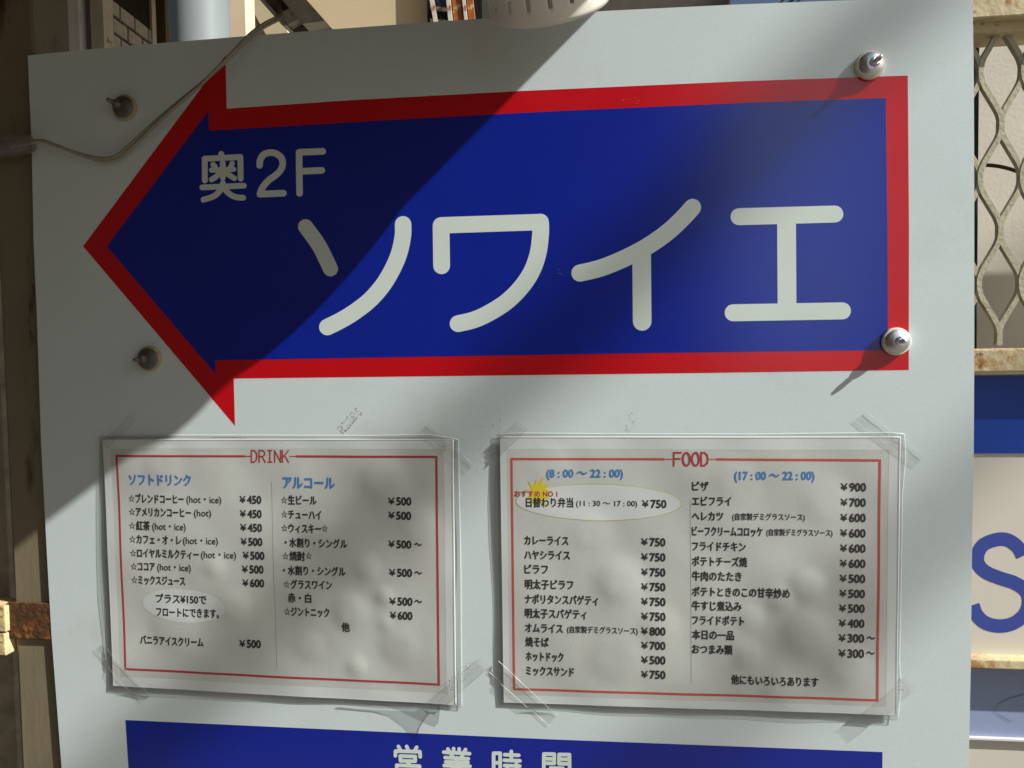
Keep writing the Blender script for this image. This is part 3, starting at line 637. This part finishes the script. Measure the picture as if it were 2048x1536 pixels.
# sloping trim on the beige wall
q = [P(491, -60, 3.36), P(491, -5, 3.36), P(560, 120, 3.36), P(600, 120, 3.36), P(520, -60, 3.36)]
o = MB(); o.extrude(q, (0, .035, 0)); o = o.build('wall_brace', mat('cream_trim', (206, 192, 158), .8, .2, var=.05)); tag(o, 'cream diagonal brace fixed to the beige wall', 'brace')
# bracket: tilted open channel
br = thing('steel_bracket', 'scratched rust stained steel channel bracket tilting over the top edge of the sign', 'bracket', P(610, 60, .05))
STEEL = mat('worn_steel', (196, 192, 180), .42, .5, metal=.2, var=.3, vscale=60, bump=.25, bscale=300, spots=[((120, 72, 34), 55, .62, .06), ((60, 52, 44), 40, .6, .1)])
DARKS = mat('dark_steel', (120, 112, 98), .6, .4, var=.3, vscale=60, spots=[((120, 72, 34), 60, .64, .05)])
yb = .03
a, b, c, d = P(515, -8, yb), P(606, -8, yb), P(664, 57, yb), P(580, 66, yb)
ext = Vector(((a-d).x, 0, (a-d).z))*1.2
MB().extrude([a+ext, b+ext, c, d], (0, .003, 0)).build('web', DARKS, br)
w_ = (c-b).normalized()
n1 = (P(600, -8, yb)-P(570, -8, yb))
MB().extrude([b+ext-n1*1.35+Vector((0, -.016, 0)), b+ext+Vector((0, -.016, 0)), c+Vector((0, -.016, 0)), P(619, 63, yb)+Vector((0, -.016, 0))], (0, .0155, 0)).build('flange', STEEL, br)
MB().extrude([a+ext+Vector((0, -.016, 0)), a+ext+n1*.28+Vector((0, -.016, 0)), P(589, 66, yb)+Vector((0, -.016, 0)), d+Vector((0, -.016, 0))], (0, .0155, 0)).build('flange', STEEL, br)
MB().extrude([P(556, 28, yb-.012), P(588, 12, yb-.012), P(604, 34, yb-.012), P(574, 50, yb-.012)], (0, .011, 0)).build('rib', STEEL, br)
# barred window
wn = thing('barred_window', 'white framed window with rusty bars beyond the sign top beside the lamp', 'window', (P(920, 40, 3.3).x, 3.3, GZ+2))
NAVY = mat('window_dark', (26, 30, 44), .15, .6, var=.1)
z0, z1 = P(900, 55, 3.3).z-.3, P(900, -60, 3.3).z+.4
MB().box(P(855, 40, 3.34).x, P(1010, 40, 3.34).x, 3.34, 3.36, z0, z1).build('pane', NAVY, wn)
BARW = mat('bar_white', (222, 214, 196), .6, .3, var=.1, spots=[((150, 84, 34), 16, .52, .1)])
RB = mat('bar_rust', (168, 104, 52), .8, .2, var=.3, vscale=30, spots=[((214, 190, 150), 26, .55, .06)])
def slbar(xt, xb, wpx, m, y, nm):
    t_, b_ = P(xt, -40, y), P(xb, 70, y); e = Vector(((P(xb+wpx, 70, y)-b_).x, 0, 0))
    MB().extrude([t_, t_+e, b_+e, b_], (0, .03, 0)).build(nm, m, wn)
slbar(852, 872, 8, BARW, 3.27, 'frame_bar'); slbar(888, 900, 8, BARW, 3.26, 'bar'); slbar(899, 911, 17, RB, 3.27, 'bar'); slbar(920, 932, 6, BARW, 3.26, 'bar'); slbar(929, 941, 12, RB, 3.27, 'bar')
for yy in (12, 37): MB().extrude([P(860, yy, 3.3), P(902, yy+4, 3.3), P(902, yy+10, 3.3), P(860, yy+5, 3.3)], (0, .02, 0)).build('cross_bar', BARW, wn)
# dark eave box and the far cables
EAVE = mat('weathered_sheet', (88, 84, 76), .8, .2, var=.3, vscale=8, bump=.4, bscale=50, spots=[((178, 172, 158), 14, .68, .03)])
o = MB().bevbox(P(960, 0, 1.2).x, P(1461, 0, 1.2).x, 1.2, 1.7, P(1300, 60, 1.2).z, P(1300, -400, 1.2).z, .004).build('sheet_housing', EAVE); tag(o, 'dark weathered sheet metal housing behind the lamp and sign top', 'housing')
WIRE = mat('wire_black', (24, 26, 34), .6, .3, var=.1)
for k, (xa, ya, xb, yb2) in enumerate(((1560, 6, 1590, -22), (1576, 8, 1604, -18), (1588, 9, 1622, -20))):
    d_ = P(xb, yb2, 14)-P(xa, ya, 14); c_ = P(xa, ya, 14)
    o = MB().tube([c_-d_*30, c_+d_*30], .014 if k != 1 else .026, 8).build('far_wire', WIRE); tag(o, ('thin dark overhead wire in the sky beside the sheet metal housing', 'thickest dark overhead wire in the blue sky above the sign', 'thin dark overhead wire in the sky beyond the thickest wire')[k], 'wire', 'wires against the sky')

# ================================================================== right side: grille, side sign
CREAMG = mat('grille_cream', (184, 177, 152), .55, .35, var=.12, vscale=50, bump=.3, bscale=300, spots=[((120, 76, 38), 90, .66, .06)])
RAILM = mat('rail_cream', (216, 200, 160), .7, .3, var=.2, vscale=60, bump=.35, bscale=200, spots=[((168, 118, 60), 45, .55, .12), ((110, 66, 34), 80, .64, .06)])
YG = .045
gr = thing('security_grille', 'cream painted wavy metal grille with rusty rails right of the sign', 'grille', P(2000, 745, YG))
xa, xb = P(1900, 300, YG).x, P(1900, 300, YG).x+.55
MB().bevbox(xa, xb, YG-.006, YG+.028, P(2000, 70, YG).z, P(2000, 36, YG).z+.016, .0015).build('rail', RAILM, gr)
MB().bevbox(xa, xb, YG-.014, YG+.028, P(2000, 36, YG-.014).z+.0005, P(2000, -40, YG-.014).z, .0015).build('rail', RAILM, gr)
MB().bevbox(xa, xb, YG-.008, YG+.022, P(2000, 745, YG-.008).z, P(2000, 697, YG-.008).z, .0015).build('rail', RAILM, gr)
pit = (P(2001, 460, YG)-P(1959, 460, YG)).x; per = (P(2000, 357, YG)-P(2000, 569, YG)).z
xB = P(1961, 357, YG).x; zB = P(1961, 357, YG).z; w2 = .0019
zlo, zhi = P(2000, 690, YG).z, P(2000, 45, YG).z
def gx(z, k):
    # rounded triangle wave between 0 and 1, flat at the touching bulges
    t = ((z-zB)/per+(0 if k % 2 == 0 else .5)) % 1.0
    u = abs(2*t-1)                                  # 1 at t = 0, 0 at t = .5
    u = (1-u)
    return min(1, max(0, (u-.17)/.66))
for k in range(-1, 11):
    v = []; f = []; n = 150
    zs = [zlo+(zhi-zlo)*i/n for i in range(n+1)]
    xs = []
    for z_ in zs:
        xs.append(sum(gx(z_+dz, k) for dz in (-.005, -.0033, -.0016, 0, .0016, .0033, .005))/7)
    for i, z_ in enumerate(zs):
        x = xB+pit*(k+xs[i]); j0, j1 = max(i-1, 0), min(i+1, n)
        t = Vector(((xs[j1]-xs[j0])*pit, 0, zs[j1]-zs[j0])).normalized(); nn = Vector((t.z, 0, -t.x))*w2*(1 if True else 1)
        p = Vector((x, 0, z_))
        off = Vector((0, .0006*(k % 2), 0))
        v += [p-nn+Vector((0, YG, 0))+off, p+nn+Vector((0, YG, 0))+off, p+nn+Vector((0, YG+.0055, 0))+off, p-nn+Vector((0, YG+.0055, 0))+off]
    for i in range(n):
        for q_ in range(4): r_ = (q_+1) % 4; f.append((4*i+q_, 4*i+r_, 4*i+4+r_, 4*i+4+q_))
    f += [(3, 2, 1, 0), (4*n, 4*n+1, 4*n+2, 4*n+3)]
    obj('wave_bar', v, f, CREAMG, gr)
MB().bevbox(xa-.004, P(1957, 400, .075).x, .075, .10, P(2000, 700, .08).z, P(2000, 30, .08).z, .001).build('gap_shade', mat('gap_shade', (40, 40, 52), .6, .3), gr)  # dark strip painted in for the shaded gap beside the sign
MB().tube(spline([P(1950, 330, .10), P(1985, 331, .10), P(2020, 338, .10), P(2070, 356, .10), P(2160, 380, .10)], 5), .0016, 8).build('stay_wire', RUST, gr, True)
ss = thing('side_sign', 'framed white sign with blue band and part of a large blue letter S', 'sign', P(2000, 1340, .055))
YS = .055
SW = mat('sign_white', (218, 212, 198), .45, .4, var=.05, vscale=12, spots=[((190, 170, 130), 5, .62, .15)])
SBLUE = mat('sign_band_blue', (14, 66, 168), .35, .5, var=.05, vscale=10)
SLET = mat('sign_letter_blue', (62, 78, 158), .45, .4, var=.06, vscale=14)
xs1 = P(1900, 900, YS).x; xs2 = xs1+.55
MB().box(xs1, xs2, YS, YS+.01, P(2000, 1318, YS).z, P(2000, 750, YS).z).build('panel', SW, ss)
MB().box(xs1, xs2, YS-.0015, YS-.0003, P(2000, 906, YS).z, P(2000, 751, YS).z).build('band', SBLUE, ss)
sp = spline([(2046, 1112), (2036, 1094), (2016, 1080), (1994, 1079), (1968, 1089), (1956, 1108), (1957, 1128), (1972, 1144), (2000, 1156), (2030, 1166), (2052, 1182), (2058, 1204), (2050, 1228), (2028, 1246), (2000, 1252), (1972, 1246), (1954, 1230), (1946, 1210)], 6)
mb = MB(); vs = []; fs = []
for i, p in enumerate(sp):
    t = (sp[min(i+1, len(sp)-1)]-sp[max(i-1, 0)]).normalized(); n_ = Vector((-t.y, t.x))*13.5
    vs += [P(p.x+n_.x, p.y+n_.y, YS-.0002), P(p.x-n_.x, p.y-n_.y, YS-.0002)]
for i in range(len(sp)-1): fs.append((2*i, 2*i+1, 2*i+3, 2*i+2))
mb.add(vs, fs); mb.build('letter', SLET, ss)
MB().bevbox(xs1, xs2, YS-.012, YS+.012, P(2000, 1339, YS-.012).z, P(2000, 1320, YS-.012).z, .001).build('frame_ledge', RAILM, ss)
lp = thing('lower_panel', 'grey blue plastic panel with hairline crack below the side sign', 'panel', P(2000, 1536, YS+.01))
GB = mat('grey_blue_panel', (150, 164, 196), .35, .5, var=.06, vscale=8)
MB().box(xs1, xs2, YS+.006, YS+.012, P(2000, 1480, YS).z, P(2000, 1341, YS).z).build('sheet', GB, lp)
MB().box(xs1, xs2, YS+.002, YS+.012, P(2000, 1484, YS).z, P(2000, 1480.4, YS).z).build('edge_trim', mat('trim_pale', (228, 226, 224), .4, .4), lp)
MB().box(xs1, xs2, YS+.006, YS+.012, .55, P(2000, 1484.4, YS).z).build('white_sheet', SW, lp)
cr_ = [(2048, 1389), (2020, 1396), (1996, 1408), (1988, 1420), (1998, 1430), (2024, 1444)]
mb = MB()
for i in range(len(cr_)-1):
    a, b = cr_[i], cr_[i+1]; mb.add([P(a[0], a[1]-.6, YS+.0055), P(b[0], b[1]-.6, YS+.0055), P(b[0], b[1]+.6, YS+.0055), P(a[0], a[1]+.6, YS+.0055)], [(0, 1, 2, 3)])
mb.build('crack', mat('crack', (96, 106, 140), .7, .2), lp)

# ================================================================== what casts the shade (outside the frame)
CANO = mat('canopy_underside', (120, 100, 72), .8, .2, var=.15, vscale=4)
zc_ = 1.84
def shade_src(px, py):
    """point of the canopy plane z = zc_ whose shadow falls on the sign at this pixel"""
    p = P(px, py); return p+SUN*((zc_-p.z)/SUN.z)
edge = [shade_src(1215, 0), shade_src(446, 779), shade_src(392, 818), shade_src(300, 888), shade_src(232, 940), shade_src(70, 1062), shade_src(-3200, 3700)]
e0 = edge[0]; e1_ = edge[-1]
d0 = (edge[0]-edge[1]).normalized()
back_pt = e0+d0*((.20-e0.y)/d0.y) if abs(d0.y) > 1e-3 else Vector((e0.x, .2, zc_))
poly = [back_pt]+edge+[Vector((-3.0, e1_.y, zc_)), Vector((-3.0, .20, zc_))]
o = MB(); o.extrude([Vector((p.x, p.y, zc_)) for p in poly], (0, 0, .02)); bar_ = MB(); bar_.extrude([shade_src(*q_)+Vector((0, 0, .002)) for q_ in ((470, 752), (392, 838), (330, 893), (262, 928), (254, 916), (318, 872), (376, 820), (455, 745))], (0, 0, .006))  # second prism: bar added and cut so its shadow draws the streak
o = o.build('canopy', CANO); bar_.build('streak_bar', CANO, o); tag(o, 'brown canopy roof over the left part of the sign', 'canopy')
o = MB().box(-3.2, -1.15, 1.55, 2.74, 2.98, 3.06).build('sun_blocker', CANO); tag(o, 'brown eaves board added out of view over the door frame and tiled pier', 'blocker')  # unseen board, added to keep sun off the frame and tiles
CBL = mat('cable_sheath', (30, 30, 32), .6, .3, var=.1)
def cable(pa, pb, dist, r, label):
    a, b = P(*pa), P(*pb); m = (a+b)/2+SUN*dist; bd = (b-a).normalized(); c = bd-SUN*(bd.z/SUN.z); c.normalize()
    o = MB().tube([m-c*8, m+c*8], r, 12).build('overhead_cable', CBL); tag(o, label, 'cable', 'overhead cables along the lane')
cable((1760, 40), (960, 830), 8.5, .025, 'thick black overhead cable shading the big white characters on the arrow')
cable((1944, 1000), (1430, 1450), 10, .022, 'thick black overhead cable shading the lower corner of the food menu')
